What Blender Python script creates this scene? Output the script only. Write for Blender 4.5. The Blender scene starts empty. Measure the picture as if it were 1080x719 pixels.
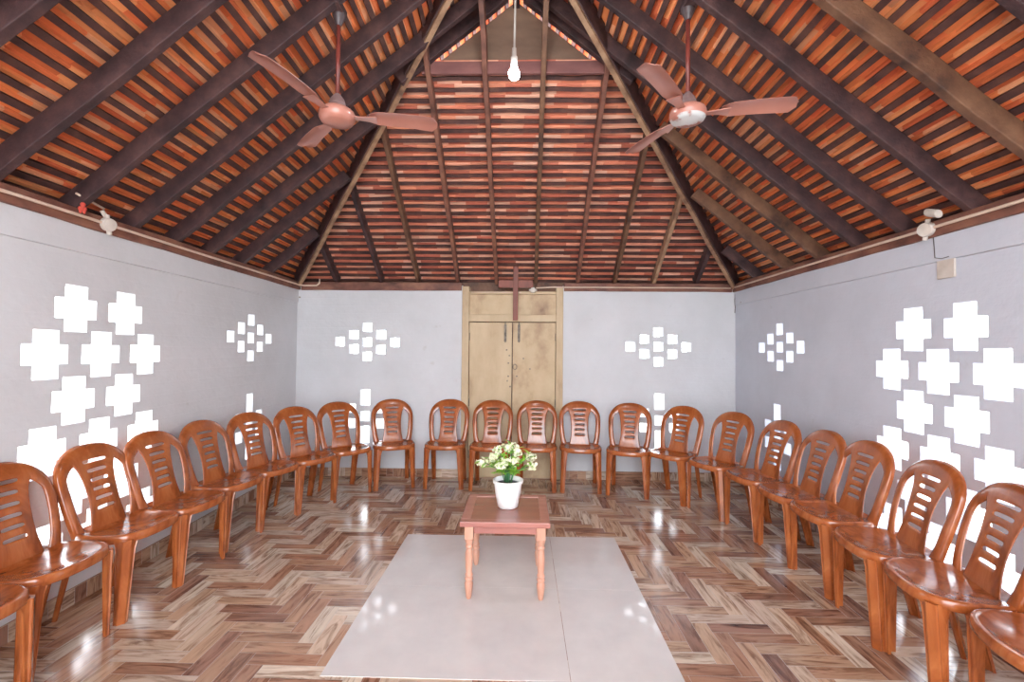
import bpy, bmesh, math, random
from mathutils import Vector, Matrix
random.seed(7)
C = bpy.context.scene.collection
PI = math.pi
rad = math.radians

# ------------------------------------------------------------------ materials
def nt(name):
    m = bpy.data.materials.new(name); m.use_nodes = True
    t = m.node_tree; t.nodes.clear()
    o = t.nodes.new('ShaderNodeOutputMaterial'); b = t.nodes.new('ShaderNodeBsdfPrincipled')
    t.links.new(b.outputs[0], o.inputs[0])
    return m, t, b
def srgb(r, g, b):
    f = lambda c: (c/255/12.92) if c/255 <= .04045 else ((c/255+.055)/1.055)**2.4
    return (f(r), f(g), f(b), 1)
def node(t, kind, **kw):
    n = t.nodes.new(kind)
    for k, v in kw.items():
        if k in n.inputs: n.inputs[k].default_value = v
        else: setattr(n, k, v)
    return n
def ramp(t, fac, stops):
    r = t.nodes.new('ShaderNodeValToRGB'); e = r.color_ramp.elements
    while len(e) < len(stops): e.new(.5)
    for i, (p, c) in enumerate(stops): e[i].position = p; e[i].color = c
    t.links.new(fac, r.inputs[0]); return r
def coords(t, scale, kind='Object'):
    tc = t.nodes.new('ShaderNodeTexCoord'); mp = t.nodes.new('ShaderNodeMapping')
    mp.inputs['Scale'].default_value = scale
    t.links.new(tc.outputs[kind], mp.inputs[0]); return mp.outputs[0]
def noise_mat(name, stops, scale=(4,4,4), detail=5, rough=.6, bump=0.0, bscale=40, coat=0.0, kind='Object', spec=.5, dist=0.0):
    m, t, b = nt(name)
    v = coords(t, scale, kind)
    n = node(t, 'ShaderNodeTexNoise', Scale=1.0, Detail=detail, Roughness=.6, Distortion=dist)
    t.links.new(v, n.inputs['Vector'])
    r = ramp(t, n.outputs['Fac'], stops)
    t.links.new(r.outputs[0], b.inputs['Base Color'])
    b.inputs['Roughness'].default_value = rough
    b.inputs['Coat Weight'].default_value = coat
    b.inputs['Coat Roughness'].default_value = .08
    b.inputs['Specular IOR Level'].default_value = spec
    if bump:
        n2 = node(t, 'ShaderNodeTexNoise', Scale=bscale, Detail=4.0)
        v2 = coords(t, (1,1,1), kind); t.links.new(v2, n2.inputs['Vector'])
        bp = node(t, 'ShaderNodeBump', Strength=bump, Distance=.01)
        t.links.new(n2.outputs['Fac'], bp.inputs['Height']); t.links.new(bp.outputs[0], b.inputs['Normal'])
    return m
def attr_mat(name, rough, stops, uvscale, coat=0, spec=.5, bump=.0, attr_mix=.6, dist=.6, detail=6):
    """wood print or clay: a tint per plank or tile (colour attribute) multiplied by a grain running along the piece's own uv"""
    m, t, b = nt(name)
    a = node(t, 'ShaderNodeAttribute', attribute_name='tint')
    v = coords(t, uvscale, 'UV')
    n = node(t, 'ShaderNodeTexNoise', Scale=1.0, Detail=detail, Roughness=.62, Distortion=dist)
    t.links.new(v, n.inputs['Vector'])
    r = ramp(t, n.outputs['Fac'], stops)
    mx = node(t, 'ShaderNodeMix', data_type='RGBA', blend_type='MULTIPLY')
    mx.inputs[0].default_value = 1.0
    t.links.new(a.outputs['Color'], mx.inputs[6]); t.links.new(r.outputs[0], mx.inputs[7])
    t.links.new(mx.outputs[2], b.inputs['Base Color'])
    b.inputs['Roughness'].default_value = rough; b.inputs['Coat Weight'].default_value = coat
    b.inputs['Specular IOR Level'].default_value = spec
    if bump:
        bp = node(t, 'ShaderNodeBump', Strength=bump, Distance=.004)
        t.links.new(n.outputs['Fac'], bp.inputs['Height']); t.links.new(bp.outputs[0], b.inputs['Normal'])
    return m

def wall_mat(name, c0, c1):
    m, t, b = nt(name)
    v = coords(t, (1,1,1))
    n = node(t, 'ShaderNodeTexNoise', Scale=2.2, Detail=6.0, Roughness=.65); t.links.new(v, n.inputs['Vector'])
    r = ramp(t, n.outputs['Fac'], [(.3, c0), (.7, c1)])
    # sparse grubby specks
    n3 = node(t, 'ShaderNodeTexNoise', Scale=9.0, Detail=3.0); t.links.new(v, n3.inputs['Vector'])
    r3 = ramp(t, n3.outputs['Fac'], [(.70, (1,1,1,1)), (.80, (.82,.79,.74,1))])
    mx = node(t, 'ShaderNodeMix', data_type='RGBA', blend_type='MULTIPLY'); mx.inputs[0].default_value = .6
    t.links.new(r.outputs[0], mx.inputs[6]); t.links.new(r3.outputs[0], mx.inputs[7])
    t.links.new(mx.outputs[2], b.inputs['Base Color']); b.inputs['Roughness'].default_value = .75
    # painted brick courses, very faint
    v2 = coords(t, (1,1,1))
    sp = t.nodes.new('ShaderNodeSeparateXYZ'); t.links.new(v2, sp.inputs[0])
    md = node(t, 'ShaderNodeMath', operation='MULTIPLY'); md.inputs[1].default_value = 2*PI/.0785
    t.links.new(sp.outputs['Z'], md.inputs[0])
    sn = node(t, 'ShaderNodeMath', operation='SINE'); t.links.new(md.outputs[0], sn.inputs[0])
    pw = node(t, 'ShaderNodeMath', operation='GREATER_THAN'); pw.inputs[1].default_value = .93; t.links.new(sn.outputs[0], pw.inputs[0])
    n2 = node(t, 'ShaderNodeTexNoise', Scale=26.0, Detail=5.0); t.links.new(v2, n2.inputs['Vector'])
    ad = node(t, 'ShaderNodeMath', operation='MULTIPLY_ADD'); ad.inputs[1].default_value = -.25
    t.links.new(pw.outputs[0], ad.inputs[0]); t.links.new(n2.outputs['Fac'], ad.inputs[2])
    bp = node(t, 'ShaderNodeBump', Strength=.35, Distance=.008)
    t.links.new(ad.outputs[0], bp.inputs['Height']); t.links.new(bp.outputs[0], b.inputs['Normal'])
    return m

M = {}
M['wall'] = wall_mat('limewashed_brick', srgb(200,201,203), srgb(211,212,215))
M['wall_blue'] = wall_mat('limewashed_brick_bluish_tone', srgb(190,193,202), srgb(201,204,213))  # limewashed brick toned slightly darker and bluer, used on the right wall
M['door'] = noise_mat('cream_door_paint', [(.27, srgb(160,132,100)), (.42, srgb(188,164,130)), (.58, srgb(200,178,144)), (.8, srgb(206,188,156))], (4,4,1.6), 9, .55, .15, 30)
M['door_dirty'] = noise_mat('worn_cream_paint', [(.28, srgb(126,96,72)), (.40, srgb(172,144,112)), (.52, srgb(194,170,134)), (.7, srgb(204,183,148))], (3.6,3.6,2.6), 9, .55, .15, 30)
M['plastic'] = noise_mat('marbled_brown_plastic', [(.32, srgb(128,64,28)), (.5, srgb(160,85,42)), (.7, srgb(180,106,58))], (7,7,3), 4, .2, 0, coat=.35, dist=2.0, spec=.5)
M['slab'] = noise_mat('polished_cream_tile', [(.3, srgb(203,200,198)), (.7, srgb(213,210,207))], (6,6,6), 4, .07, spec=.5)
M['dark_wood'] = noise_mat('dark_rafter_wood', [(.28, srgb(40,27,29)), (.5, srgb(68,46,47)), (.75, srgb(96,68,64))], (9,9,9), 6, .62, .3, 60)
M['brown_wood'] = noise_mat('weathered_brown_wood', [(.3, srgb(58,38,32)), (.45, srgb(100,68,50)), (.7, srgb(130,94,70))], (7,7,7), 6, .62, .3, 60)
M['pale_wood'] = noise_mat('pale_weathered_wood', [(.3, srgb(96,68,54)), (.5, srgb(150,116,90)), (.7, srgb(178,144,114))], (8,8,8), 6, .62, .3, 60)
M['plate_wood'] = noise_mat('red_brown_beam_wood', [(.3, srgb(80,50,42)), (.5, srgb(122,78,64)), (.75, srgb(150,104,80))], (5,5,9), 6, .6, .2, 50)
M['batten'] = noise_mat('batten_wood', [(.3, srgb(56,36,35)), (.5, srgb(82,52,48)), (.75, srgb(110,74,62))], (9,9,9), 5, .7)
M['panel'] = noise_mat('gable_board', [(.3, srgb(104,80,66)), (.7, srgb(132,104,86))], (3,3,8), 6, .6)
M['purple_board'] = noise_mat('red_brown_board', [(.3, srgb(112,70,68)), (.7, srgb(140,92,86))], (3,3,8), 6, .6)
M['table_top'] = noise_mat('mahogany_varnish', [(.3, srgb(128,66,50)), (.7, srgb(150,84,64))], (3,14,3), 6, .22, coat=.4)
M['table_edge'] = noise_mat('mahogany_rose_varnish', [(.3, srgb(150,88,78)), (.7, srgb(172,108,94))], (3,14,3), 6, .25, coat=.4)
M['table_leg'] = noise_mat('varnished_pale_wood', [(.3, srgb(186,132,108)), (.7, srgb(208,158,134))], (9,9,2.5), 6, .35, coat=.2)
M['pot'] = noise_mat('white_plastic_pot', [(.3, srgb(238,238,236)), (.7, srgb(243,243,241))], (2,2,2), 2, .3)
M['soil'] = noise_mat('dark_gravel', [(.35, srgb(40,42,50)), (.6, srgb(92,90,98))], (90,90,90), 2, .8, .6, 120)
M['leaf'] = noise_mat('fresh_green_leaf', [(.3, srgb(120,184,40)), (.7, srgb(176,222,84))], (14,14,14), 3, .45)
M['stem'] = noise_mat('stem_green', [(.3, srgb(60,110,80)), (.7, srgb(96,150,96))], (9,9,9), 3, .5)
M['petal'] = noise_mat('cream_petal', [(.3, srgb(222,228,180)), (.7, srgb(242,243,222))], (30,30,30), 3, .6)
M['fan'] = noise_mat('pinkish_brown_enamel', [(.3, srgb(172,114,100)), (.7, srgb(192,132,116))], (4,4,4), 4, .32, coat=.2)
M['fan_rod'] = noise_mat('maroon_enamel', [(.3, srgb(104,44,38)), (.7, srgb(132,62,52))], (6,6,6), 4, .35)
M['fan_worn'] = noise_mat('worn_enamel', [(.44, srgb(172,114,100)), (.52, srgb(206,208,208))], (9,9,9), 4, .4)
M['fan_cap'] = noise_mat('maroon_grey_enamel', [(.3, srgb(110,84,82)), (.7, srgb(150,128,126))], (8,8,8), 4, .3)
M['fan_dark'] = noise_mat('dark_metal', [(.3, srgb(54,44,46)), (.7, srgb(92,80,82))], (8,8,8), 4, .4)
M['pvc'] = noise_mat('aged_pvc', [(.3, srgb(206,180,160)), (.7, srgb(224,202,184))], (5,5,5), 3, .45)
M['pvc_box'] = noise_mat('grey_white_pvc', [(.3, srgb(186,174,162)), (.7, srgb(212,202,192))], (9,9,9), 3, .5)
M['cross'] = noise_mat('red_brown_varnish', [(.3, srgb(104,46,30)), (.7, srgb(138,66,44))], (12,12,3), 5, .5)
M['iron'] = noise_mat('old_iron', [(.3, srgb(92,80,72)), (.7, srgb(150,138,122))], (30,30,30), 4, .5)
M['cable'] = noise_mat('grey_cable', [(.3, srgb(150,140,134)), (.7, srgb(176,168,160))], (9,9,9), 3, .5)
M['black'] = noise_mat('black_cable', [(.3, srgb(70,60,56)), (.7, srgb(96,84,78))], (9,9,9), 3, .5)
M['ground'] = noise_mat('pale_courtyard', [(.3, srgb(206,202,194)), (.7, srgb(226,222,214))], (1,1,1), 4, .8)
M['bush'] = noise_mat('hedge_leaf', [(.3, srgb(120,160,60)), (.7, srgb(170,205,100))], (12,12,12), 3, .6)
M['red_paper'] = noise_mat('faded_red_ribbon', [(.3, srgb(200,70,60)), (.7, srgb(220,96,80))], (9,9,9), 3, .6)
M['tile'] = attr_mat('clay_tile', .75, [(.25, (.62,.55,.52,1)), (.5, (.95,.93,.9,1)), (.75, (1.15,1.15,1.12,1))], (2.5,14,1), bump=.25, dist=.3)
M['floor'] = attr_mat('wood_print_tile', .15, [(.27, (.18,.12,.10,1)), (.39, (.48,.38,.33,1)), (.52, (.90,.87,.84,1)), (.75, (1.1,1.1,1.1,1))], (3.2,22,1), coat=.0, spec=.5, dist=1.6)
M['floor_plain'] = noise_mat('brown_threshold', [(.3, srgb(130,96,78)), (.7, srgb(170,130,106))], (6,2,6), 5, .3)
mb_, t_, b_ = nt('lit_bulb_glass')
b_.inputs['Base Color'].default_value = (1,1,1,1)
b_.inputs['Emission Color'].default_value = (.86,.95,1,1); b_.inputs['Emission Strength'].default_value = 150
M['bulb'] = mb_

# ------------------------------------------------------------------ mesh helpers
class MB:
    def __init__(s): s.v = []; s.f = []; s.tint = []; s.uv = []
    def add(s, vs, fs):
        o = len(s.v); s.v += [tuple(v) for v in vs]; s.f += [tuple(i+o for i in f) for f in fs]
    def box(s, lo, hi, mat=None):
        x0,y0,z0 = lo; x1,y1,z1 = hi
        vs = [Vector(p) for p in ((x0,y0,z0),(x1,y0,z0),(x1,y1,z0),(x0,y1,z0),(x0,y0,z1),(x1,y0,z1),(x1,y1,z1),(x0,y1,z1))]
        if mat is not None: vs = [mat @ v for v in vs]
        s.add(vs, [(0,3,2,1),(4,5,6,7),(0,1,5,4),(1,2,6,5),(2,3,7,6),(3,0,4,7)])
    def loft(s, rings, closed_ring=True, caps=True):
        n = len(rings[0]); o = len(s.v)
        for r in rings: s.v += [tuple(p) for p in r]
        for i in range(len(rings)-1):
            for j in range(n if closed_ring else n-1):
                a = o+i*n+j; b = o+i*n+(j+1) % n
                s.f.append((a, b, b+n, a+n))
        if caps and closed_ring:
            s.f.append(tuple(o+j for j in reversed(range(n))))
            s.f.append(tuple(o+(len(rings)-1)*n+j for j in range(n)))
    def tube(s, pts, r, n=8, caps=True):
        pts = [Vector(p) for p in pts]; rings = []
        rr = r if isinstance(r, (list, tuple)) else [r]*len(pts)
        up = None
        for i, p in enumerate(pts):
            d = (pts[min(i+1, len(pts)-1)]-pts[max(i-1, 0)]).normalized()
            if up is None: up = d.orthogonal().normalized()
            up = (up - d*up.dot(d)).normalized(); sd = d.cross(up)
            rings.append([p+(up*math.cos(a)+sd*math.sin(a))*rr[i] for a in (2*PI*k/n for k in range(n))])
        s.loft(rings, True, caps)
    def lathe(s, prof, n=24, c=(0,0,0), caps=True):
        s.loft([[(c[0]+r*math.cos(2*PI*k/n), c[1]+r*math.sin(2*PI*k/n), c[2]+z) for k in range(n)] for r, z in prof], True, caps)
    def build(s, name, mat, parent=None, smooth=False, bevel=0, loc=None, subsurf=0, solid=0, auto=None):
        me = bpy.data.meshes.new(name); me.from_pydata(s.v, [], s.f); me.update()
        bm = bmesh.new(); bm.from_mesh(me)
        if not s.tint: bmesh.ops.recalc_face_normals(bm, faces=bm.faces[:])
        bm.to_mesh(me); bm.free()
        if s.tint:
            at = me.color_attributes.new('tint', 'FLOAT_COLOR', 'CORNER'); uv = me.uv_layers.new(name='uv')
            for p in me.polygons:
                for k, li in enumerate(p.loop_indices):
                    at.data[li].color = s.tint[p.index]; uv.data[li].uv = s.uv[p.index][k]
        o = bpy.data.objects.new(name, me); C.objects.link(o); me.materials.append(mat)
        if smooth:
            for p in me.polygons: p.use_smooth = True
            if auto: me.set_sharp_from_angle(angle=rad(auto))
        if solid:
            m = o.modifiers.new('thickness', 'SOLIDIFY'); m.thickness = solid; m.offset = 0
        if bevel:
            m = o.modifiers.new('bevel', 'BEVEL'); m.width = bevel; m.segments = 2; m.limit_method = 'ANGLE'
        if subsurf:
            m = o.modifiers.new('sub', 'SUBSURF'); m.levels = subsurf; m.render_levels = subsurf
        if loc: o.location = loc
        if parent: o.parent = parent
        return o
def tag(o, label=None, cat=None, group=None, kind=None):
    if label: o['label'] = label
    if cat: o['category'] = cat
    if group: o['group'] = group
    if kind: o['kind'] = kind
    return o
def empty(name, loc=(0,0,0), rz=0):
    o = bpy.data.objects.new(name, None); C.objects.link(o); o.location = loc; o.rotation_euler = (0,0,rz)
    o.empty_display_size = .1; return o
def copy_tree(o, parent=None):
    c = o.copy(); C.objects.link(c); c.parent = parent
    for ch in list(o.children): copy_tree(ch, c)
    return c
def beam(mb, p0, p1, w, h, up=Vector((0,0,1)), off=0.0):
    """a squared timber from p0 to p1; the line p0-p1 is the middle of its underside"""
    p0 = Vector(p0); p1 = Vector(p1); d = (p1-p0).normalized(); sd = d.cross(up).normalized(); u = sd.cross(d).normalized()
    n = max(2, int((p1-p0).length/.25)); rings = []
    for i in range(n+1):
        q = p0.lerp(p1, i/n); j = Vector((random.uniform(-1,1), random.uniform(-1,1), random.uniform(-1,1)))*.0035
        rings.append([q+j-sd*w/2, q+j+sd*w/2, q+j+sd*w/2+u*h, q+j-sd*w/2+u*h])
    mb.loft(rings)

# ------------------------------------------------------------------ the room
YB = 4.86                       # back wall, inner face
YF = -0.9                       # open front of the pavilion
ZW = 1.99                       # wall height
xl = lambda y: -2.27 - .034*y   # left wall, inner face
XR = 2.25
TH = .12
def wall_holes(name, p0, p1, normal, rects, z1=ZW, mat='wall'):
    """a wall from p0 to p1 (inner face, plan), thick outward, pierced by rects given as (a0, a1, z0, z1) along it"""
    p0 = Vector((*p0, 0)); p1 = Vector((*p1, 0)); L = (p1-p0).length; d = (p1-p0)/L; nrm = Vector((*normal, 0))
    R = [(a0+random.uniform(-.003,.003), a1+random.uniform(-.003,.003), b0+random.uniform(-.003,.003), b1+random.uniform(-.003,.003)) for a0,a1,b0,b1 in rects]
    xs = sorted({0.0, L} | {r[0] for r in R} | {r[1] for r in R}); zs = sorted({0.0, z1} | {r[2] for r in R} | {r[3] for r in R})
    def solid(i, j):
        if i < 0 or j < 0 or i >= len(xs)-1 or j >= len(zs)-1: return False
        a = (xs[i]+xs[i+1])/2; b = (zs[j]+zs[j+1])/2
        return not any(r[0] < a < r[1] and r[2] < b < r[3] for r in R)
    mb = MB(); idx = {}
    def vid(i, j, o):
        if (i,j,o) not in idx:
            idx[(i,j,o)] = len(mb.v); mb.v.append(tuple(p0 + d*xs[i] + Vector((0,0,zs[j])) + nrm*(TH if o else 0)))
        return idx[(i,j,o)]
    for i in range(len(xs)-1):
        for j in range(len(zs)-1):
            if not solid(i, j): continue
            mb.f.append((vid(i,j,0), vid(i+1,j,0), vid(i+1,j+1,0), vid(i,j+1,0)))
            mb.f.append((vid(i,j,1), vid(i,j+1,1), vid(i+1,j+1,1), vid(i+1,j,1)))
            for (di,dj,a,b) in ((-1,0,(i,j),(i,j+1)),(1,0,(i+1,j),(i+1,j+1)),(0,-1,(i,j),(i+1,j)),(0,1,(i,j+1),(i+1,j+1))):
                if not solid(i+di, j+dj): mb.f.append((vid(*a,0), vid(*b,0), vid(*b,1), vid(*a,1)))
    return tag(mb.build(name, M[mat]), kind='structure')
def crosses(centres):
    out = []
    for a, z in centres:
        out += [(a-.064, a+.064, z-.124, z+.124), (a-.117, a+.117, z-.052, z+.052)]
    return out
def small(a, z, w=.05, h=.048): return (a-w, a+w, z-h, z+h)
def diamond(a, z):
    r = [small(a, z+.158), small(a, z), small(a, z-.158)]
    for s in (-1, 1): r += [small(a+s*.147, z+.0785), small(a+s*.147, z-.0785), small(a+s*.297, z)]
    return r
def lower(a, zs):
    r = [(a-.05, a+.05, .75+zs, .92+zs), (a-.05, a+.05, .585+zs, .69+zs), (a-.05, a+.05, .35+zs, .53+zs)]
    for s in (-1, 1): r += [(a+s*.155-.05, a+s*.155+.05, .67+zs, .765+zs), (a+s*.155-.05, a+s*.155+.05, .51+zs, .61+zs)]
    return r
def field(ya, yb, z0, dz):
    """rows of crosses, two and three in turn; ya nearer of the upper pair"""
    c = []; mid = (ya+yb)/2
    for k in range(6):
        ys = (mid-.155, mid+.155) if k % 2 == 0 else (mid-.31, mid, mid+.31)
        c += [(y, z0-k*dz) for y in ys]
    return c
lw = wall_holes('wall_left', (xl(YF), YF), (xl(YB), YB), (-1, 0),
    crosses([(y-YF, z) for y, z in field(2.345, 2.655, 1.553, .241)]) + diamond(3.985-YF, 1.447) + lower(3.985-YF, .03))
rw = wall_holes('wall_right', (XR, YF), (XR, YB), (1, 0),
    crosses([(y-YF, z) for y, z in field(2.368, 2.668, 1.493, .236)]) + diamond(4.03-YF, 1.402) + lower(4.075-YF, -.02), mat='wall_blue')
XBL = xl(YB)-TH
D0, D1 = -.645, .432            # the doorway in the back wall
bw = wall_holes('wall_back', (XBL, YB), (XR+TH, YB), (0, 1),
    diamond(-1.668-XBL, 1.434) + lower(-1.680-XBL, 0) + diamond(1.446-XBL, 1.408) + lower(1.456-XBL, -.01) + [(D0-XBL, D1-XBL, -.01, 2.05)])
fw = wall_holes('wall_front', (-2.36, YF), (XR+TH, YF), (0, -1), crosses([(.7, z) for z in (1.55,1.31,1.07,.83)]+[(3.95, z) for z in (1.55,1.31,1.07,.83)])+[(1.3, 3.35, -.01, 2.0)])
# the top band of the side walls stands a little proud
for nm, pts in (('trim_1', [(xl(YF), YF, 1), (xl(YB), YB, 1)]), ('trim_2', [(XR, YF, -1), (XR, YB, -1)])):
    mb = MB(); rings = []
    for x, y, s in pts: rings.append([(x-s*.02, y, 1.845), (x+s*.012, y, 1.853), (x+s*.012, y, 1.992), (x-s*.02, y, 1.992)])
    mb.loft(rings); tag(mb.build(nm, M['wall' if nm == 'trim_1' else 'wall_blue']), kind='structure')

# skirting of the same wood print tile, floor, pale inlay
PAL = [srgb(220,206,188), srgb(210,188,166), srgb(198,168,142), srgb(186,150,124), srgb(176,136,112), srgb(166,128,106), srgb(156,118,100), srgb(210,190,172)]
def plank(mb, x0, x1, y0, y1, z, along_x, tint=None, planemap=None):
    o = len(mb.v); g = .0007
    P = [(x0+g,y0+g),(x1-g,y0+g),(x1-g,y1-g),(x0+g,y1-g)]
    mb.v += [planemap(*p) if planemap else (p[0], p[1], z) for p in P]
    mb.f.append((o,o+1,o+2,o+3))
    c = tint or random.choice(PAL); k = random.uniform(.9, 1.08); mb.tint.append((c[0]*k, c[1]*k, c[2]*k, 1))
    ou, ov = random.uniform(0, 50), random.uniform(0, 50)
    mb.uv.append([((p[0] if along_x else p[1])+ou, (p[1] if along_x else p[0])+ov) for p in P])
mb = MB(); w = .075; n = 4
X0, X1, Y0, Y1 = -2.52, 2.37, YF, YB+.02
def clip_plank(a0, a1, b0, b1, ax):
    a0, a1 = max(a0, X0), min(a1, X1); b0, b1 = max(b0, Y0), min(b1, Y1)
    if a1-a0 > .003 and b1-b0 > .003: plank(mb, a0, a1, b0, b1, 0, ax)
NX, NY = int((X1-X0)/w)+10, int((Y1-Y0)/w)+10
for j in range(-10, NY):
    for i in range(-10-NY, NX):
        t = (i+j) % (2*n)
        if t == 0: clip_plank(X0+i*w, X0+(i+n)*w, Y0+j*w, Y0+(j+1)*w, True)
        if t == n: clip_plank(X0+i*w, X0+(i+1)*w, Y0+j*w, Y0+(j+n)*w, False)
fl = tag(mb.build('floor', M['floor']), kind='structure')
mb = MB(); mb.box((X0, Y0, -.12), (X1, YB, -.002)); tag(mb.build('floor_base', M['slab']), kind='structure')
mb = MB()
for x0, x1, y0, y1 in ((-.825,.2085,1.892,2.62),(.2105,.678,1.892,2.62),(-.825,.2085,2.622,3.345),(.2105,.678,2.622,3.345)):
    mb.box((x0, y0, -.001), (x1, y1, .0025))
tag(mb.build('floor_inlay', M['slab']), kind='structure')
def skirting(name, p0, p1, s, vertical_axis):
    mb = MB(); a = 0; p0 = Vector((*p0, 0)); p1 = Vector((*p1, 0)); L = (p1-p0).length; d = (p1-p0)/L; nn = Vector((s[0], s[1], 0))*.01
    while a < L:
        b = min(L, a+random.choice((.07,.09,.18,.3)))
        plank(mb, a, b, 0, .088, 0, random.random() < .6, planemap=lambda u, v: tuple(p0+d*u+nn+Vector((0,0,v))))
        a = b
    o = len(mb.v); q0 = p0+nn; q1 = p1+nn
    mb.v += [tuple(q0+Vector((0,0,.088))), tuple(q1+Vector((0,0,.088))), tuple(p1+Vector((0,0,.088))), tuple(p0+Vector((0,0,.088)))]
    mb.f.append((o,o+1,o+2,o+3)); mb.tint.append(PAL[3]); mb.uv.append([(0,0),(1,0),(1,.02),(0,.02)])
    tag(mb.build(name, M['floor']), kind='structure')
skirting('baseboard_left', (xl(YF), YF), (xl(YB), YB), (1, 0), 1)
skirting('baseboard_right', (XR, YF), (XR, YB), (-1, 0), 1)
skirting('baseboard_back', (xl(YB), YB), (D0-.002, YB), (0, -1), 1)
skirting('baseboard_back.001', (D1+.002, YB), (XR, YB), (0, -1), 1)

# ------------------------------------------------------------------ door
door = tag(empty('door_1', (0, YB, 0)), kind='structure')
mb = MB()
for x0 in (D0, D1-.075): mb.box((x0, -.028, 0), (x0+.075, .09, 2.035))
fo = mb.build('door_frame', M['door'], door, bevel=.004)
mb = MB(); mb.box((D0+.075, -.03, 1.660), (D1-.075, .09, 1.735)); mb.build('transom_rail', M['door'], door, bevel=.004)
mb = MB(); mb.box((D0+.075, .012, 1.735), (D1-.075, .04, 1.955)); mb.build('transom_panel', M['door_dirty'], door)
mb = MB(); mb.box((D0+.075, -.02, 1.955), (D1-.075, .09, 1.985)); mb.build('head_rail', M['door'], door, bevel=.004)
XM = -.107
for k, (x0, x1) in enumerate(((D0+.079, XM-.004), (XM+.004, D1-.079))):
    mb = MB(); mb.box((x0, .0, .004), (x1, .04, 1.653))
    lf = mb.build('door_leaf', M['door' if k == 0 else 'door_dirty'], door, bevel=.003)
    bx = XM-.075 if k == 0 else XM+.07
    mb = MB(); mb.box((bx-.014, -.006, 1.45), (bx+.014, .0, 1.63)); mb.tube([(bx, -.014, 1.44), (bx, -.014, 1.70)], .0065, 8)
    for z in (1.47, 1.54, 1.61): mb.box((bx-.012, -.022, z-.007), (bx+.012, -.004, z+.007))
    mb.build('tower_bolt', M['iron'], lf)
    for z in (1.50, .80, .25):
        hx = x0-.001 if k == 0 else x1+.001
        mb = MB(); mb.tube([(hx, -.006, z-.04), (hx, -.006, z+.04)], .007, 8); mb.build('hinge', M['iron'], lf)
mb = MB(); mb.box((D0+.06, .042, .004), (D1-.06, .06, 1.70)); mb.build('door_light_stop', M['dark_wood'], door)  # unseen board added behind the leaves to stop daylight through their gaps
mb = MB(); mb.box((D0+.075, -.01, -.01), (D1-.075, .09, .003)); mb.build('threshold', M['floor_plain'], door)
mb = MB(); mb.tube([(XM+.03+.02*math.cos(a), -.014, 1.18+.028*math.sin(a)) for a in (2*PI*i/14 for i in range(15))], .004, 6)
mb.tube([(XM+.03, 0, 1.208), (XM+.03, -.018, 1.208)], .006, 6); mb.build('ring_handle', M['iron'], door)
for (x, z) in ((XM-.06,1.36),(XM-.03,1.30),(XM-.04,1.22),(XM+.12,1.27),(XM-.02,.97),(XM-.04,1.08),(XM+.05,1.08),(XM-.05,1.03),(XM+.19,1.16)):
    mb = MB(); mb.tube([(x, .001, z), (x, -.006, z)], .009, 10); mb.build('bolt_head', M['iron'], door)

# ------------------------------------------------------------------ roof
SL = .80; SB = .77
zr = lambda d: 2.05 + SL*d            # underside of the rafters, d = distance from the side wall
VO = .116                              # from the rafters' underside up to the battens' underside
YG = 3.307                             # the little gable above the hip
XC = -.065
def yend(d):                          # the side slopes stop at the hip, then at the gable
    return max(YG+.25, YB - d*SL/SB)
DR = {'l': lambda y: XC-xl(y), 'r': lambda y: XR-XC}
def side_pt(s, d, y, dz=0): return ((xl(y)+d) if s == 'l' else (XR-d), y, zr(d)+dz)
def tint_add(mb, c, uvs): mb.tint.append(c); mb.uv.append(uvs)
TPAL = [srgb(252,152,92), srgb(246,140,84), srgb(253,166,110), srgb(240,130,80), srgb(250,176,132), srgb(232,118,76)]
P_ = .0785*math.cos(math.atan(SL))    # batten spacing in plan
def tiles(mb, edge, k, span, pal):
    """one course: edge(t, u) gives the point at t along the course, u = 0 lower, 1 upper edge"""
    t = span[0]
    while t < span[1]-.01:
        t1 = min(span[1], t+random.uniform(.17,.21)); g = -.0008; j = random.uniform(-.002,.002)
        lo0, lo1, hi0, hi1 = [Vector(edge(a, u)) for a, u in ((t+g,-.15),(t1-g,-.15),(t+g,1.12),(t1-g,1.12))]
        dn = Vector((0,0,1))
        vs = [lo0+dn*(.020+j), lo1+dn*(.020+j), hi1+dn*(.002+j), hi0+dn*(.002+j)]
        vs += [v+dn*.014 for v in vs]
        o = len(mb.v); mb.v += [tuple(v) for v in vs]
        c = random.choice(pal); kk = random.uniform(.85,1.1); c = (c[0]*kk, c[1]*kk, c[2]*kk, 1); ou = random.uniform(0,40)
        for f in ((0,3,2,1),(4,5,6,7),(0,1,5,4),(1,2,6,5),(2,3,7,6),(3,0,4,7)):
            mb.f.append(tuple(o+i for i in f)); mb.tint.append(c); mb.uv.append([(ou,0),(ou,.08),(ou+.2,.08),(ou+.2,0)])
        t = t1
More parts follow.
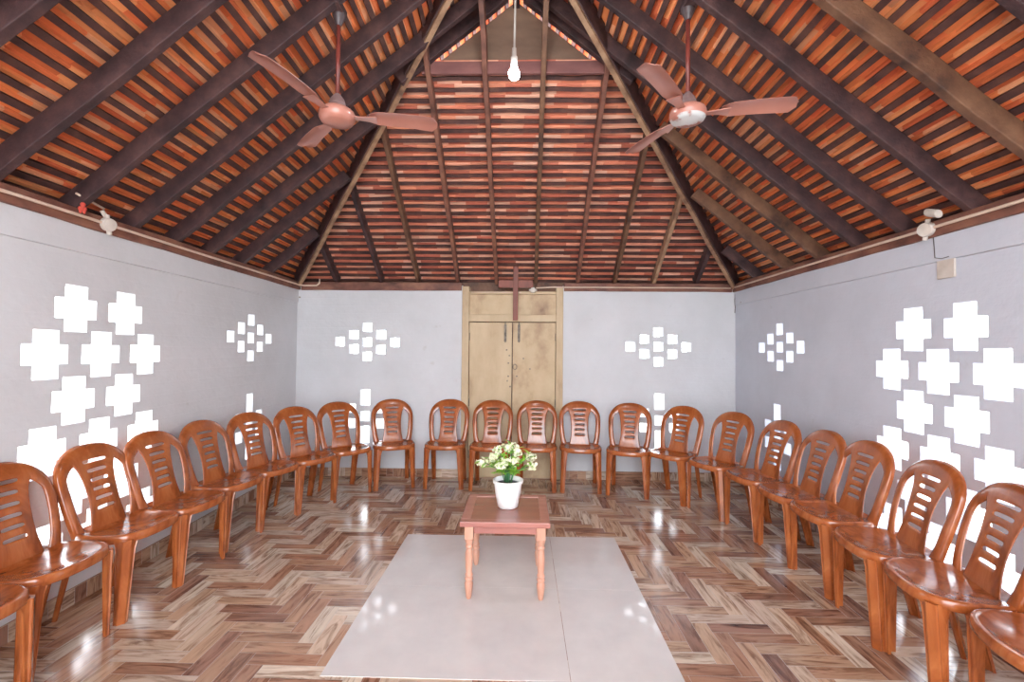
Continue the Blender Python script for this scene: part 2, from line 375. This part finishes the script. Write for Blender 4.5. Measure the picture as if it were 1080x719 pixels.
for s, nm in (('l','ceiling_left'), ('r','ceiling_right')):
    mb = MB(); bat = []
    dmax = 2.27 if s == 'l' else XR-XC
    k = -4; d = -4*P_+.045
    while d < dmax:
        e = yend(d)
        tiles(mb, lambda t, u, d=d: side_pt(s, d+u*P_, t, VO+.024), k, (YF-.5, e+.02), TPAL)
        bat.append((d, e)); d += P_
    ro = tag(mb.build(nm, M['tile']), kind='structure')
    for d, e in bat:
        if d < -.16: continue
        b = MB(); q = [Vector(side_pt(s, d+P_*.0, YF-.5, VO)), Vector(side_pt(s, d, e, VO))]
        up = Vector((-SL if s == 'l' else SL, 0, 1)).normalized()
        bh = random.uniform(.014,.018)
        sd = Vector((1 if s == 'l' else -1, 0, SL)).normalized()
        rings = []
        nn = 12
        wv = random.uniform(.027,.033)
        for i in range(nn+1):
            p = Vector(side_pt(s, d, q[0].y+(e-q[0].y)*i/nn, VO)) + Vector((0,0,random.uniform(-.002,.002))) + sd*random.uniform(-.003,.003)
            rings.append([p-sd*wv/2, p+sd*wv/2, p+sd*wv/2+up*bh, p-sd*wv/2+up*bh])
        b.loft(rings); b.build('batten', M['batten'], ro)
# back slope
def back_pt(x, e, dz=0): return (x, YB-e, 2.05+SB*e+dz)
PB = .079*math.cos(math.atan(SB))
BPAL = [srgb(232,152,122), srgb(220,134,106), srgb(238,168,140), srgb(210,124,100), srgb(236,182,158), srgb(198,112,90)]
mb = MB(); bat = []; e = -4*PB+.045; emax = 1.575
def back_span(e): return (xl(YB)+e*SB/SL-.02, XR-e*SB/SL+.02)
while e < emax:
    a = back_span(e); tiles(mb, lambda t, u, e=e: back_pt(t, e+u*PB, VO+.024), 0, a, BPAL); bat.append((e, a)); e += PB
cb = tag(mb.build('ceiling_back', M['tile']), kind='structure')
for e, a in bat:
    if e < -.16: continue
    b = MB(); sd = Vector((0,-1,SB)).normalized(); up = Vector((0,SB,1)).normalized(); rings = []; wv = random.uniform(.025,.031); nn = 12
    for i in range(nn+1):
        p = Vector(back_pt(a[0]+(a[1]-a[0])*i/nn, e, VO))+Vector((0,0,random.uniform(-.002,.002)))+sd*random.uniform(-.004,.004)
        rings.append([p-sd*wv/2, p+sd*wv/2, p+sd*wv/2+up*.017, p-sd*wv/2+up*.017])
    b.loft(rings); b.build('batten', M['batten'], cb)

# gable panel and the board under it
zg0 = 3.396
mb = MB(); zt = 3.90
hw = (zt-zg0-.075)/SL
rings = [[(XC-hw-.12, y, zg0), (XC+hw+.12, y, zg0), (XC+.03, y, zt), (XC-.03, y, zt)] for y in (YG-.012, YG+.012)]
mb.loft(rings); gp = tag(mb.build('gable_infill', M['panel']), 'brown triangular board closing the small gable behind the hanging bulb', 'board')
mb = MB(); mb.box((XC-.68, YG-.07, zg0-.045), (XC+.68, YG-.04, zg0+.045)); gb = tag(mb.build('gable_board', M['purple_board'], bevel=.004), 'reddish horizontal board at the foot of the small gable, top of the back roof slope', 'board')
mb = MB(); beam(mb, (XC, YF-.5, zr(2.3)-.02), (XC, YG+.1, zr(2.3)-.02), .05, .16)
tag(mb.build('ridge_beam', M['dark_wood']), 'dark ridge timber along the top of the roof', 'roof beam')

ORD = ['', 'first', 'second', 'third', 'fourth', 'fifth', 'sixth', 'seventh', 'eighth', 'ninth', 'tenth']
def rafter(name, p0, p1, w, h, mat, label, group, up):
    mb = MB(); beam(mb, p0, p1, w, h, up)
    return tag(mb.build(name, M[mat], bevel=.004), label, 'roof rafter', group)
RY = {'l': [4.27, 3.80, 3.40, 3.03, 2.68, 2.31, 1.92, 1.54, 1.16], 'r': [4.42, 3.93, 3.48, 3.09, 2.73, 2.31, 1.93, 1.55, 1.17]}
for s, side in (('l','left'), ('r','right')):
    up = Vector((-SL if s == 'l' else SL, 0, 1)).normalized()
    for k, y in enumerate(RY[s]):
        top = 2.24 if y < YG else (YB-y)*SB/SL - .09
        d0 = -.02
        mat = 'dark_wood'
        if s == 'r' and k in (1, 2, 6): mat = 'brown_wood'
        look = {'dark_wood': 'dark timber rafter', 'brown_wood': 'mid brown timber rafter'}[mat]
        fan = {5: ', next to the ceiling fan'}.get(k, '')
        lab = f'{look} of the {side} roof slope, {ORD[k+1]} from the back corner'
        rafter('rafter', side_pt(s, d0, y), side_pt(s, top, y), .042, .092, mat, lab, f'rafters of the {side} roof slope', up)
BX = [-2.02, -1.53, -1.13, -.70, -.285, .138, .585, .985, 1.40, 1.845]
for k, x in enumerate(BX):
    e1 = min((x-xl(YB))*SL/SB, (XR-x)*SL/SB) - .03
    e1 = min(e1, 2.36)
    up = Vector((0, SB, 1)).normalized()
    mat = {0: 'dark_wood', 2: 'brown_wood', 5: 'brown_wood', 7: 'brown_wood', 8: 'pale_wood', 9: 'dark_wood'}.get(k, 'plate_wood')
    if k == 1: mat = 'dark_wood'
    if k in (3, 4, 6): mat = 'plate_wood'
    lab = f'slim timber of the back roof slope, {ORD[k+1]} from its left corner'
    rafter('rafter', back_pt(x, -.02, .03), back_pt(x, e1, .03), .036 if e1 > .8 else .045, .115, mat, lab, 'rafters of the back roof slope', up)
for s, x0, lab in (('l', xl(YB), 'slim pale hip timber climbing from the back left corner'), ('r', XR, 'slim pale hip timber climbing from the back right corner')):
    q0 = Vector((x0, YB, 2.012)); q1 = Vector((XC, YB-(XC-x0)*SL/SB if s == 'l' else YB-(x0-XC)*SL/SB, zr(abs(XC-x0))-.038))
    q0 += (q1-q0)*.005
    t = tag(empty('hip_rafter', q0), lab, 'roof rafter', 'hip rafters')
    mb = MB(); beam(mb, (0,0,.012), q1-q0+Vector((0,0,.012)), .055, .15); mb.build('timber', M['dark_wood'], t, bevel=.004)
    mb = MB(); beam(mb, (0,0,-.012), q1-q0+Vector((0,0,-.012)), .036, .026); mb.build('underside_strip', M['pale_wood'], t)
# pair of rafters before the gable panel
for s, side in (('l','left'), ('r','right')):
    up = Vector((-SL if s == 'l' else SL, 0, 1)).normalized()
    rafter('gable_rafter', side_pt(s, 1.50, YG-.10), side_pt(s, 2.26, YG-.10), .05, .12, 'dark_wood', f'short dark rafter along the {side} edge of the small gable', 'rafters of the small gable', up)
# wall plates: beams on the walls
def plate(name, p0, p1, lab):
    mb = MB(); beam(mb, p0, p1, .15, .085); return tag(mb.build(name, M['plate_wood'], bevel=.006), lab, 'beam', 'wall plate beams')
plate('wall_plate_beam', (xl(YF)-.045, YF, ZW), (xl(YB)-.045, YB+.1, ZW), 'red brown beam lying on top of the left wall')
plate('wall_plate_beam', (XR+.045, YF, ZW), (XR+.045, YB+.1, ZW), 'red brown beam lying on top of the right wall')
plate('wall_plate_beam', (xl(YB)+.04, YB+.055, ZW+.001), (D0-.01, YB+.055, ZW+.001), 'red brown beam on the back wall, left of the door')
plate('wall_plate_beam', (D1+.01, YB+.055, ZW+.001), (XR-.04, YB+.055, ZW+.001), 'red brown beam on the back wall, right of the door')
# eave boards closing the gap between the plates and the tiles
for nm, a, b in (('trim_3', (xl(YF)-.11, YF), (xl(YB)-.11, YB+.1)), ('trim_4', (XR+.11, YF), (XR+.11, YB+.1)), ('trim_5', (XBL, YB+.11), (XR+TH, YB+.11))):
    mb = MB(); beam(mb, (*a, ZW), (*b, ZW), .02, .135); tag(mb.build(nm, M['brown_wood']), kind='structure')

# conduits, junction boxes
def conduit(pts, lab, r=.0085):
    t = MB(); t.tube(pts, r, 8); return tag(t.build('conduit_pipe', M['pvc'], smooth=True), lab, 'conduit')
cz = 2.035
conduit([(xl(YF)+.04, YF, cz)]+[(xl(y)+.04+random.uniform(-.003,.003), y, cz+random.uniform(-.003,.003)) for y in (0,1,2,2.6,3.2,3.9,4.5)]+[(xl(4.78)+.05, 4.78, cz), (xl(4.8)+.09, 4.815, cz-.004), (xl(4.8)+.22, 4.82, cz-.002), (xl(4.8)+.25, 4.82, cz+.02), (xl(4.8)+.255, 4.82, cz+.07)], 'cream conduit pipe along the beam on the left wall')
conduit([(XR-.04, y, cz+random.uniform(-.003,.003)) for y in (YF,0,1,2,2.6,3.2,3.9,4.4,4.78)], 'cream conduit pipe along the beam on the right wall')
conduit([(x, YB-.032, cz-.005+random.uniform(-.002,.002)) for x in (2.19,1.7,1.2,.8,.45)]+[(.30, YB-.065, cz-.01), (.14, YB-.065, cz-.02)], 'cream conduit pipe along the back beam to the door', .007)
conduit([(-.02, YB-.03, 1.972), (-.3, YB-.03, 1.974), (-.55, YB-.03, 1.972)], 'thin cream conduit across the panel above the door', .006)
def jbox(loc, axis, lab, r=.036):
    """round surface box, its axis pointing into the room"""
    t = tag(empty('junction_box', loc), lab, 'junction box')
    R = Vector((0,0,1)).rotation_difference(Vector(axis)).to_matrix()
    mb = MB(); mb.lathe([(r,-.02),(r,.012),(r*.93,.02),(0.002,.022)], 20)
    mb.v = [tuple(R @ Vector(v)) for v in mb.v]; mb.build('box_body', M['pvc_box'], t, smooth=True, auto=40)
    for q in (-1, 1):
        mb = MB(); mb.tube([(q*r*.9,0,0),(q*r*1.5,0,0)], .012, 10)
        mb.v = [tuple(R @ Vector(v)) for v in mb.v]; mb.build('spigot', M['pvc_box'], t)
    return t
jb = jbox((xl(2.46)+.05, 2.46, cz-.004), (1, -.25, -.15), 'round junction box on the left wall beam')
mb = MB(); mb.tube([(-.005,.0,.03),(-.01,-.03,.07)], .011, 10); mb.build('spout', M['pvc_box'], jb)
jb = jbox((XR-.05, 2.52, cz-.004), (-1, -.25, -.15), 'round junction box on the right wall beam', .038)
jbox((.107, YB-.07, 1.992), (0, -1, 0), 'small white round junction box on top of the door', .028)
mb = MB(); mb.tube([(0,0,-.035),(0,0,.035)], .022, 16); mb.v = [(v[0], v[2]*.9, v[1]*1+v[2]*.35) for v in mb.v]
o = tag(mb.build('lamp_holder', M['pvc_box'], loc=(XR-.085, 2.44, cz+.062), smooth=True, auto=40), 'cream tubular fitting above the junction box, right wall beam', 'lamp holder')
mb = MB(); mb.tube([(xl(2.4)+.05,2.43,cz+.075),(xl(2.3)+.05,2.27,cz+.105)], .006, 8); tag(mb.build('pipe_stub', M['pvc'], smooth=True), 'short cream pipe slanting up from the left junction box', 'pipe')
mb = MB(); mb.box((-.012, -.05, -.05), (0, .05, .05)); t = tag(mb.build('switch_plate', M['pvc_box'], bevel=.003, loc=(XR, 2.455, 1.806)), 'square off-white cover plate on the right wall below the beam', 'cover plate')
mb = MB(); mb.tube([(XR-.014,2.52,1.99),(XR-.014,2.515,1.92),(XR-.016,2.51,1.875),(XR-.016,2.47,1.862),(XR-.016,2.43,1.865)], .002, 6); tag(mb.build('cable', M['black'], smooth=True), 'thin dark cable from the right beam down to the cover plate', 'cable')
mb = MB()
for (dx, dz) in ((0,0),(.012,.02),(.02,-.004)): mb.tube([(dx,0,dz),(dx+.02,-.02,dz-.03)], [.012,.004], 6)
tag(mb.build('ribbon_scrap', M['red_paper'], loc=(xl(2.28)+.055, 2.29, cz+.035)), 'scrap of red ribbon on the left wall beam', 'ribbon')
mb = MB(); mb.tube([(2.243,YB-.02,1.985),(2.235,YB-.02,1.9),(2.24,YB-.02,1.83),(2.236,YB-.02,1.77)], .004, 6); tag(mb.build('cable', M['black'], smooth=True), 'thin dark cable hanging down the back right corner', 'cable')
for p, lab in (((xl(4.86)+.03, YB-.004, 1.91), 'small rusty nail in the back left corner'), ((2.243, 4.72, 1.87), 'small nail on the right wall beside the back corner')):
    mb = MB(); mb.tube([(0,.006,0),(0,-.012,0)], [.006,.009], 8); tag(mb.build('nail', M['iron'], loc=p), lab, 'nail')

# cross over the door
cr = tag(empty('wooden_cross', (-.075, YB-.0465, 1.675)), 'red brown wooden cross standing on the rail above the door', 'cross')
mb = MB(); mb.box((-.027, -.016, 0), (.027, .016, .575)); mb.build('upright', M['cross'], cr, bevel=.003)
mb = MB(); mb.box((-.182, -.012, .345), (.182, .012, .425)); mb.build('crossbar', M['cross'], cr, bevel=.003)

# ------------------------------------------------------------------ bulb
pl = tag(empty('pendant_bulb', (-.058, 2.5, 2.90)), 'lit white bulb hanging on a wire before the small gable', 'light bulb')
mb = MB(); mb.tube([(0,0,.09),(.004,0,.5),(.012,0,1.0)], .006, 8); mb.build('wire', M['cable'], pl, smooth=True)
mb = MB(); mb.lathe([(.012,.135),(.014,.09),(.019,.085),(.019,.045),(.016,.04)], 16); mb.build('holder', M['cable'], pl, smooth=True, auto=40)
mb = MB(); mb.lathe([(.014,.045),(.016,.032),(.024,.012),(.031,-.006),(.030,-.022),(.022,-.035),(.010,-.041),(.001,-.042)], 20); mb.build('bulb', M['bulb'], pl, smooth=True)

# ------------------------------------------------------------------ ceiling fans
def make_fan(loc, ztop, a0, lab, hubmat):
    f = tag(empty('ceiling_fan', loc), lab, 'ceiling fan', 'ceiling fans')
    L = ztop-loc[2]
    mb = MB(); mb.tube([(0,0,.10),(0,0,L)], .0115, 10); mb.build('rod', M['fan_rod'], f, smooth=True)
    mb = MB(); mb.lathe([(.014,L-.075),(.032,L-.03),(.036,L-.005),(.02,L)], 20); mb.build('canopy', M['fan_dark'], f, smooth=True, auto=50)
    mb = MB(); mb.lathe([(.014,.15),(.036,.12),(.044,.095),(.030,.075)], 20); mb.build('lower_canopy', M['fan_cap'], f, smooth=True, auto=50)
    mb = MB(); mb.lathe([(.03,.078),(.065,.070),(.088,.054),(.093,.042),(.093,.020),(.087,.008)], 32); mb.build('motor', M['fan'], f, smooth=True, auto=40)
    mb = MB(); mb.lathe([(.088,.009),(.082,-.001),(.064,-.009),(.052,-.010),(.043,-.015),(.001,-.016)], 32); mb.build('motor_cover', M[hubmat], f, smooth=True, auto=60)
    for k in range(3):
        a = a0+k*2*PI/3; R = Matrix.Rotation(a, 3, 'Z')
        mb = MB(); rings = []
        ns = 14
        for i in range(ns+1):
            u = i/ns; r = .165+u*.365
            wd = .05+.008*u
            if u > .9: wd *= math.sqrt(max(0.02, 1-((u-.9)/.105)**2))
            if u < .12: wd *= .6+.4*u/.12
            zc = .006*math.sin(u*PI)
            tw = rad(-12)
            ring = []
            for (cy, cz_) in ((-1,-.002),(-.5,.005),(0,.007),(.5,.005),(1,-.002),(1,-.0045),(.5,.0025),(0,.0045),(-.5,.0025),(-1,-.0045)):
                y = cy*wd; z = cz_+zc
                ring.append(R @ Vector((r, y*math.cos(tw)-z*math.sin(tw), y*math.sin(tw)+z*math.cos(tw)+.042)))
            rings.append(ring)
        mb.loft(rings); bl = mb.build('blade', M['fan'], f, smooth=True, auto=40)
        mb = MB(); rings = []
        for (r, wd, z) in ((.080,.022,.034),(.11,.018,.034),(.15,.024,.035),(.205,.036,.035)):
            rings.append([R @ Vector((r, y, z+zz)) for y, zz in ((-wd,0),(wd,0),(wd,-.005),(-wd,-.005))])
        mb.loft(rings); mb.build('blade_arm', M['fan'], bl)
    return f
fl_ = make_fan((-1.0, 2.385, 2.565), zr(-1.0-xl(2.385))+.03, rad(13), 'pinkish brown ceiling fan on the left, hanging from the left roof slope', 'fan')
fr_ = make_fan((.865, 2.40, 2.575), zr(XR-.865)+.03, rad(-9), 'ceiling fan on the right with whitish worn motor cover, below right slope', 'fan_worn')
# short timbers the fans hang from
for (x, y, z, lab) in ((-1.0, 2.385, zr(-1.0-xl(2.385)), 'short timber carrying the left ceiling fan'), (.865, 2.40, zr(XR-.865), 'short timber carrying the right ceiling fan')):
    s = -1 if x < 0 else 1
    mb = MB(); mb.box((-.03, -.09, .012), (.03, .04, .06)); tag(mb.build('fan_hanger_block', M['dark_wood'], bevel=.004, loc=(x, y, z)), lab, 'timber')

# ------------------------------------------------------------------ chairs
def make_chair():
    root = empty('plastic_chair')
    # seat: rounded apron, dished top
    def outline(k, n=64):
        """k scales about the seat's centre; front is -y"""
        pts = []
        for i in range(n):
            a = 2*PI*i/n; ca, sa = math.cos(a), math.sin(a)
            ex = 2.7 if sa < 0 else 4.0
            r = (abs(ca)**ex+abs(sa)**ex)**(-1/ex)
            x, y = ca*r, sa*r
            hw = .203 if y < 0 else .203-.012*y
            pts.append((x*hw*k, (y*.178)*k - .024))
        return pts
    mb = MB(); rings = []
    for k, z in ((.975,.386),(1.0,.391),(1.003,.408),(.995,.420),(.97,.4275),(.925,.4285),(.85,.4235),(.70,.416),(.5,.411),(.25,.409),(.03,.409)):
        rings.append([(x, y, z + (.006 if y > 0 and False else 0)) for x, y in outline(k)])
    under = [[(x, y, z) for x, y in outline(k)] for k, z in ((.03,.403),(.5,.405),(.84,.414),(.955,.416),(.965,.388))]
    mb.loft(rings+under, caps=False)
    o = len(mb.v); n = 64
    mb.f.append(tuple(range(10*n, 11*n))); mb.f.append(tuple(range(11*n, 12*n)))
    # bridge the rim's lower lip
    for j in range(n):
        a = (len(rings)+len(under)-1)*n+j; b = (len(rings)+len(under)-1)*n+(j+1) % n
        mb.f.append((a, b, (j+1) % n, j))
    # the bridging strip between ring 10 and ring 11 is the plate's own centre: drop it
    mb.f = [f for f in mb.f if not (len(f) == 4 and sum(1 for i in f if 10*n <= i < 11*n) == 2 and sum(1 for i in f if 11*n <= i < 12*n) == 2)]
    seat = mb.build('seat', M['plastic'], root, smooth=True, auto=50)
    # back: a leaning surface; t = height, x = across
    def bk(x, z, off=0):
        y = .094 + .128*max(0, z-.41)/.425 - .010*math.sin(PI*min(1, max(0, (z-.41)/.425))) + .02*x*x
        return Vector((x, y+off, z))
    # arch frame
    path = []
    zs = .655
    for i in range(9):
        u = i/8; z = .405+(zs-.405)*u; path.append((.184+.026*math.sin(u*PI/2), z))
    na = 22
    arc = []
    for i in range(1, na):
        a = PI*i/na
        c, s = math.cos(a), math.sin(a)
        r = (abs(c)**2.25+abs(s)**2.25)**(-1/2.25)
        arc.append((.210*c*r, zs+.180*s*r))
    pts = path + arc + [(-x, z) for x, z in reversed(path)]
    mb = MB(); rings = []
    for i, (x, z) in enumerate(pts):
        p0 = pts[max(0, i-1)]; p1 = pts[min(len(pts)-1, i+1)]
        tx, tz = p1[0]-p0[0], p1[1]-p0[1]; l = math.hypot(tx, tz); nx, nz = tz/l, -tx/l   # outward
        top = max(0, (z-.70)/.14)
        W = .047+.026*min(1, top)
        if z < .47: W += .012*(.47-z)/.065
        ring = []
        for (a, b) in ((0,.020),(0,.002),(-.12,-.005),(-.4,-.009),(-.75,-.008),(-.97,-.003),(-1,.004),(-.9,.006),(-.5,.001),(-.18,.006),(-.12,.020)):
            q = bk(x+nx*a*W, z+nz*a*W); ring.append(q+Vector((0, b, 0)))
        rings.append(ring)
    mb.loft(rings); fr = mb.build('back_frame', M['plastic'], root, smooth=True, auto=55)
    # splat: hourglass panel with six slots
    def hw(z):
        pr = [(.405,.108),(.44,.101),(.50,.089),(.56,.085),(.62,.087),(.67,.093),(.71,.102),(.735,.113),(.752,.124),(.768,.127),(.785,.115),(.80,.10)]
        for (a, wa), (b, wb) in zip(pr, pr[1:]):
            if z <= b: return wa+(wb-wa)*(z-a)/(b-a)
        return pr[-1][1]
    slots = [.508+.0475*i for i in range(6)]
    zl = [.405,.44,.475]
    for z in slots: zl += [z-.007, z+.007, z+.0245]
    zl = zl[:-1]+[.768,.785,.80]
    zl = sorted(set(round(z, 4) for z in zl))
    cols = [-1,-.82,-.62,-.56,-.28,0,.28,.56,.62,.82,1]
    mb = MB()
    for z in zl:
        for c in cols:
            x = c*hw(z); arch = .006*(1-c*c) if .49 < z < .76 else 0
            mb.v.append(tuple(bk(x, z+arch, -.003-.002*min(1, max(0, (z-.70)/.05)))))
    nc = len(cols)
    for i in range(len(zl)-1):
        zm = (zl[i]+zl[i+1])/2
        slot = any(abs(zm-z) < .004 for z in slots)
        for j in range(nc-1):
            if slot and 3 <= j <= 6: continue
            a = i*nc+j; mb.f.append((a, a+1, a+nc+1, a+nc))
    mb.build('back_splat', M['plastic'], root, smooth=True, solid=.007, subsurf=1)
    # legs: angle sections, splayed
    def leg(sx, front):
        if front: top = (.188*sx, -.172, .40); bot = (.197*sx, -.157, 0)
        else: top = (.180*sx, .138, .40); bot = (.180*sx, .226, 0)
        fy = -1 if front else 1
        mb = MB(); rings = []
        for i in range(9):
            u = i/8; p = Vector(top).lerp(Vector(bot), u)
            fl = .058-.018*u if front else .050-.014*u; fs = .062-.020*u if front else .050-.014*u
            if i == 0: fl += .012; fs += .012
            th = .009
            # outline of an L with a chamfered corner (dx towards the middle, dy towards the inside)
            g = .004; cc = .020
            L = [(0,cc),(.004,cc-.004),(cc-.004,.004),(cc,0),(cc+.006,-.001),(cc+.010,g),(fl-.008,g),(fl-.005,0),(fl,.002),(fl,.004+th),(fl*.6,g+th),(cc+.004,g+th),(g+th,cc+.004),(g+th,fs*.6),(.004+th,fs),(.002,fs),(0,fs-.005),(g,fs-.008),(g,cc+.010),(-.001,cc+.006)]
            rings.append([(p.x-sx*a, p.y-fy*b, p.z) for a, b in L])
        mb.loft(rings); return mb.build('leg', M['plastic'], root, smooth=True, auto=28)
    for f in (True, False):
        for sx in (-1, 1): leg(sx, f)
    return root
proto = make_chair()
CH = [  # x, y, facing, label
 (-2.03, 1.555, 84, 'leftmost chair at the lower left corner, only its seat corner in view'),
 (-2.088, 1.953, 90, 'nearest chair of the left row with its back in view, below pierced crosses'),
 (-2.091, 2.389, 90, 'chair second along the left row, its whole back before the white wall crosses'),
 (-2.069, 2.753, 87, 'left row chair at the far lower edge of the pierced crosses, seat pale'),
 (-2.077, 3.188, 83, 'left row chair before plain wall, between the crosses and the small diamond'),
 (-2.008, 3.574, 71, 'left row chair directly below the left wall diamond of holes'),
 (-1.854, 3.933, 59, 'chair standing in front of the back left room corner'),
 (-1.66, 4.298, 46, 'turned chair left of the slotted opening below the back wall left diamond'),
 (-1.279, 4.548, 22, 'chair right of the slotted opening below the back wall left diamond'),
 (-0.758, 4.585, -1, 'chair at the left door post, half before wall, half before door'),
 (-0.306, 4.545, -3, 'chair before the left door leaf, behind the flower pot'),
 (0.149, 4.542, -3, 'chair before the right door leaf, behind the flower pot'),
 (0.58, 4.524, -4, 'chair standing just right of the door before the white wall'),
 (1.028, 4.425, -18, 'chair left of the slotted opening below the back wall right diamond'),
 (1.408, 4.285, -47, 'chair right of the slotted opening below the back wall right diamond'),
 (1.665, 3.933, -65, 'chair standing in front of the back right room corner'),
 (1.797, 3.516, -81, 'right row chair directly below the right wall diamond of holes'),
 (1.836, 3.109, -88, 'right row chair before plain wall, between the small diamond and the crosses'),
 (1.848, 2.755, -91, 'right row chair at the far lower edge of the pierced crosses'),
 (1.808, 2.304, -100, 'right row chair below the pierced crosses, two white glints on its seat'),
 (1.768, 1.925, -105, 'nearest chair of the right row with its back in view, below pierced crosses'),
 (1.74, 1.51, -108, 'rightmost chair at the lower right corner, only its seat in view'),
]
for i, (x, y, a, lab) in enumerate(CH):
    o = proto if i == 0 else copy_tree(proto)
    o.location = (x, y, .0); o.rotation_euler = (0, 0, rad(a))
    tag(o, 'brown plastic ' + lab if not lab.startswith(('leftmost','rightmost','nearest','turned')) else lab.replace('chair', 'brown plastic chair', 1), 'chair', 'brown plastic chairs set around the walls')

# ------------------------------------------------------------------ table, pot, plant
TX, TY = -.085, 2.70
tb = tag(empty('side_table', (TX, TY, .0025)), 'small square reddish wooden table with turned legs on the pale tiles', 'table')
mb = MB(); mb.box((-.192,-.192,.402), (.192,.192,.424)); tag(mb.build('top_panel', M['table_top'], tb, bevel=.002), 'darker inset panel of the top')
mb = MB()
for (a, b) in (((-.243,-.243),(.243,-.19)),((-.243,.19),(.243,.243)),((-.243,-.19),(-.19,.19)),((.19,-.19),(.243,.19))): mb.box((*a,.40),(*b,.428))
mb.build('top_frame', M['table_edge'], tb, bevel=.003)
mb = MB()
for (a, b) in (((-.17,-.205),(.17,-.185)),((-.17,.185),(.17,.205)),((-.205,-.17),(-.185,.17)),((.185,-.17),(.205,.17))): mb.box((*a,.352),(*b,.40))
mb.build('apron', M['table_edge'], tb, bevel=.002)
for sx in (-1,1):
    for sy in (-1,1):
        mb = MB(); c = (sx*.196, sy*.196, 0)
        mb.box((c[0]-.023, c[1]-.023, .325), (c[0]+.023, c[1]+.023, .40))
        mb.lathe([(.012,0),(.015,.008),(.021,.055),(.023,.085),(.018,.095),(.0225,.102),(.0225,.112),(.017,.118),(.0215,.124),(.0215,.132),(.016,.140),(.020,.17),(.0215,.22),(.0185,.26),(.016,.27),(.021,.276),(.021,.286),(.017,.292),(.0225,.31),(.023,.328)], 18, c)
        mb.build('leg', M['table_leg'], tb, smooth=True, auto=45)
pot = tag(empty('flower_pot', (-.078, 2.72, .0265+.4)), 'white round flower pot standing on the small table', 'flower pot')
mb = MB(); mb.lathe([(.002,0),(.052,0),(.060,.006),(.076,.09),(.082,.142),(.089,.144),(.0905,.160),(.086,.162),(.083,.158),(.078,.135),(.077,.11)], 36); mb.build('pot_body', M['pot'], pot, smooth=True, auto=50)
mb = MB(); mb.lathe([(.079,.130),(.075,.137),(.05,.142),(.02,.144),(.001,.144)], 28); mb.build('soil', M['soil'], pot, smooth=True)
pt = tag(empty('flowering_plant', (-.078, 2.72, .4265+.143)), 'artificial plant with green leaves and cream flower heads in the white pot', 'plant')
R_ = random.Random(5)
heads = []
for i, (ax, el, L) in enumerate([(180,38,.20),(200,62,.19),(150,70,.205),(100,80,.21),(60,66,.20),(10,48,.21),(-15,38,.185),(-60,62,.165),(-110,66,.15),(250,48,.165),(35,80,.215),(165,50,.175),(-30,72,.20),(300,76,.12)]):
    a = rad(ax); d = Vector((math.cos(a)*math.cos(rad(el)), math.sin(a)*math.cos(rad(el))*.8, math.sin(rad(el))))
    mid = Vector((d.x*.25, d.y*.25, d.z*.55))*L; tip = d*L
    mb = MB(); mb.tube([(d.x*.02, d.y*.02, -.012), mid, tip], [.003,.0026,.002], 6); mb.build('stem', M['stem'], pt, smooth=True)
    heads.append(tip)
    for j in range(7):
        u = .35+.62*j/6; base = mid*(2*u*(1-u)) + tip*u*u
        b = R_.uniform(0, 2*PI); ld = (Vector((math.cos(b), math.sin(b), R_.uniform(-.1,.7)))+d*.5).normalized(); ll = R_.uniform(.055,.095); wd = R_.uniform(.008,.013)
        sd = ld.cross(Vector((0,0,1))).normalized(); up = sd.cross(ld)
        rings = []
        lm = MB()
        for k in range(6):
            v = k/5; ww = wd*math.sin(PI*(.12+.85*v))**.8; c = base+ld*ll*v-Vector((0,0,.35*ll*v*v))
            rings.append([c-sd*ww+up*.003, c-up*.0008, c+sd*ww+up*.003, c+up*.0014])
        lm.loft(rings); lm.build('leaf', M['leaf'], pt, smooth=True)
for i, tip in enumerate(heads[:13]):
    mb = MB()
    for j in range(30):
        q = Vector((R_.gauss(0,1), R_.gauss(0,1), R_.gauss(0,.8))).normalized()*R_.uniform(.010,.036); q.z = q.z*.85
        c = tip+q+Vector((0,0,-.006)); ax = q.normalized(); s1 = ax.orthogonal().normalized(); s2 = ax.cross(s1); r0 = R_.uniform(.0085,.0125)
        vs = [c-ax*.003]
        for k in range(10):
            a = 2*PI*k/10; rr = r0*(1 if k % 2 == 0 else .62); vs.append(c+(s1*math.cos(a)+s2*math.sin(a))*rr+ax*.003)
        vs.append(c+ax*.004)
        mb.add(vs, [(0,1+(k+1) % 10,1+k) for k in range(10)]+[(11,1+k,1+(k+1) % 10) for k in range(10)])
    mb.build('flower_head', M['petal'], pt)

# ------------------------------------------------------------------ outside
mb = MB(); mb.box((-30,-30,-.5),(30,30,-.125)); tag(mb.build('ground_outside', M['ground']), kind='structure')

# ------------------------------------------------------------------ light, camera
w = bpy.data.worlds.new('sky'); bpy.context.scene.world = w; w.use_nodes = True
bg = w.node_tree.nodes['Background']; bg.inputs[0].default_value = (.93, .98, 1.05, 1); bg.inputs[1].default_value = 5.0
sc = bpy.context.scene
sc.view_settings.view_transform = 'Standard'; sc.view_settings.look = 'None'; sc.view_settings.gamma = 1; sc.view_settings.use_curve_mapping = False
sc.view_settings.exposure = 1.2
sc.cycles.max_bounces = 14; sc.cycles.diffuse_bounces = 8; sc.cycles.use_denoising = True
cam = bpy.data.cameras.new('camera'); co = bpy.data.objects.new('camera', cam); C.objects.link(co)
cam.sensor_width = 36; cam.sensor_fit = 'HORIZONTAL'; cam.lens = 16.0; cam.clip_start = .05
co.matrix_world = Matrix.Translation((0,0,1.35)) @ Matrix.Rotation(rad(1.3), 4, 'Z') @ Matrix.Rotation(PI/2+rad(1.25), 4, 'X') @ Matrix.Rotation(rad(.5), 4, 'Z')
sc.camera = co
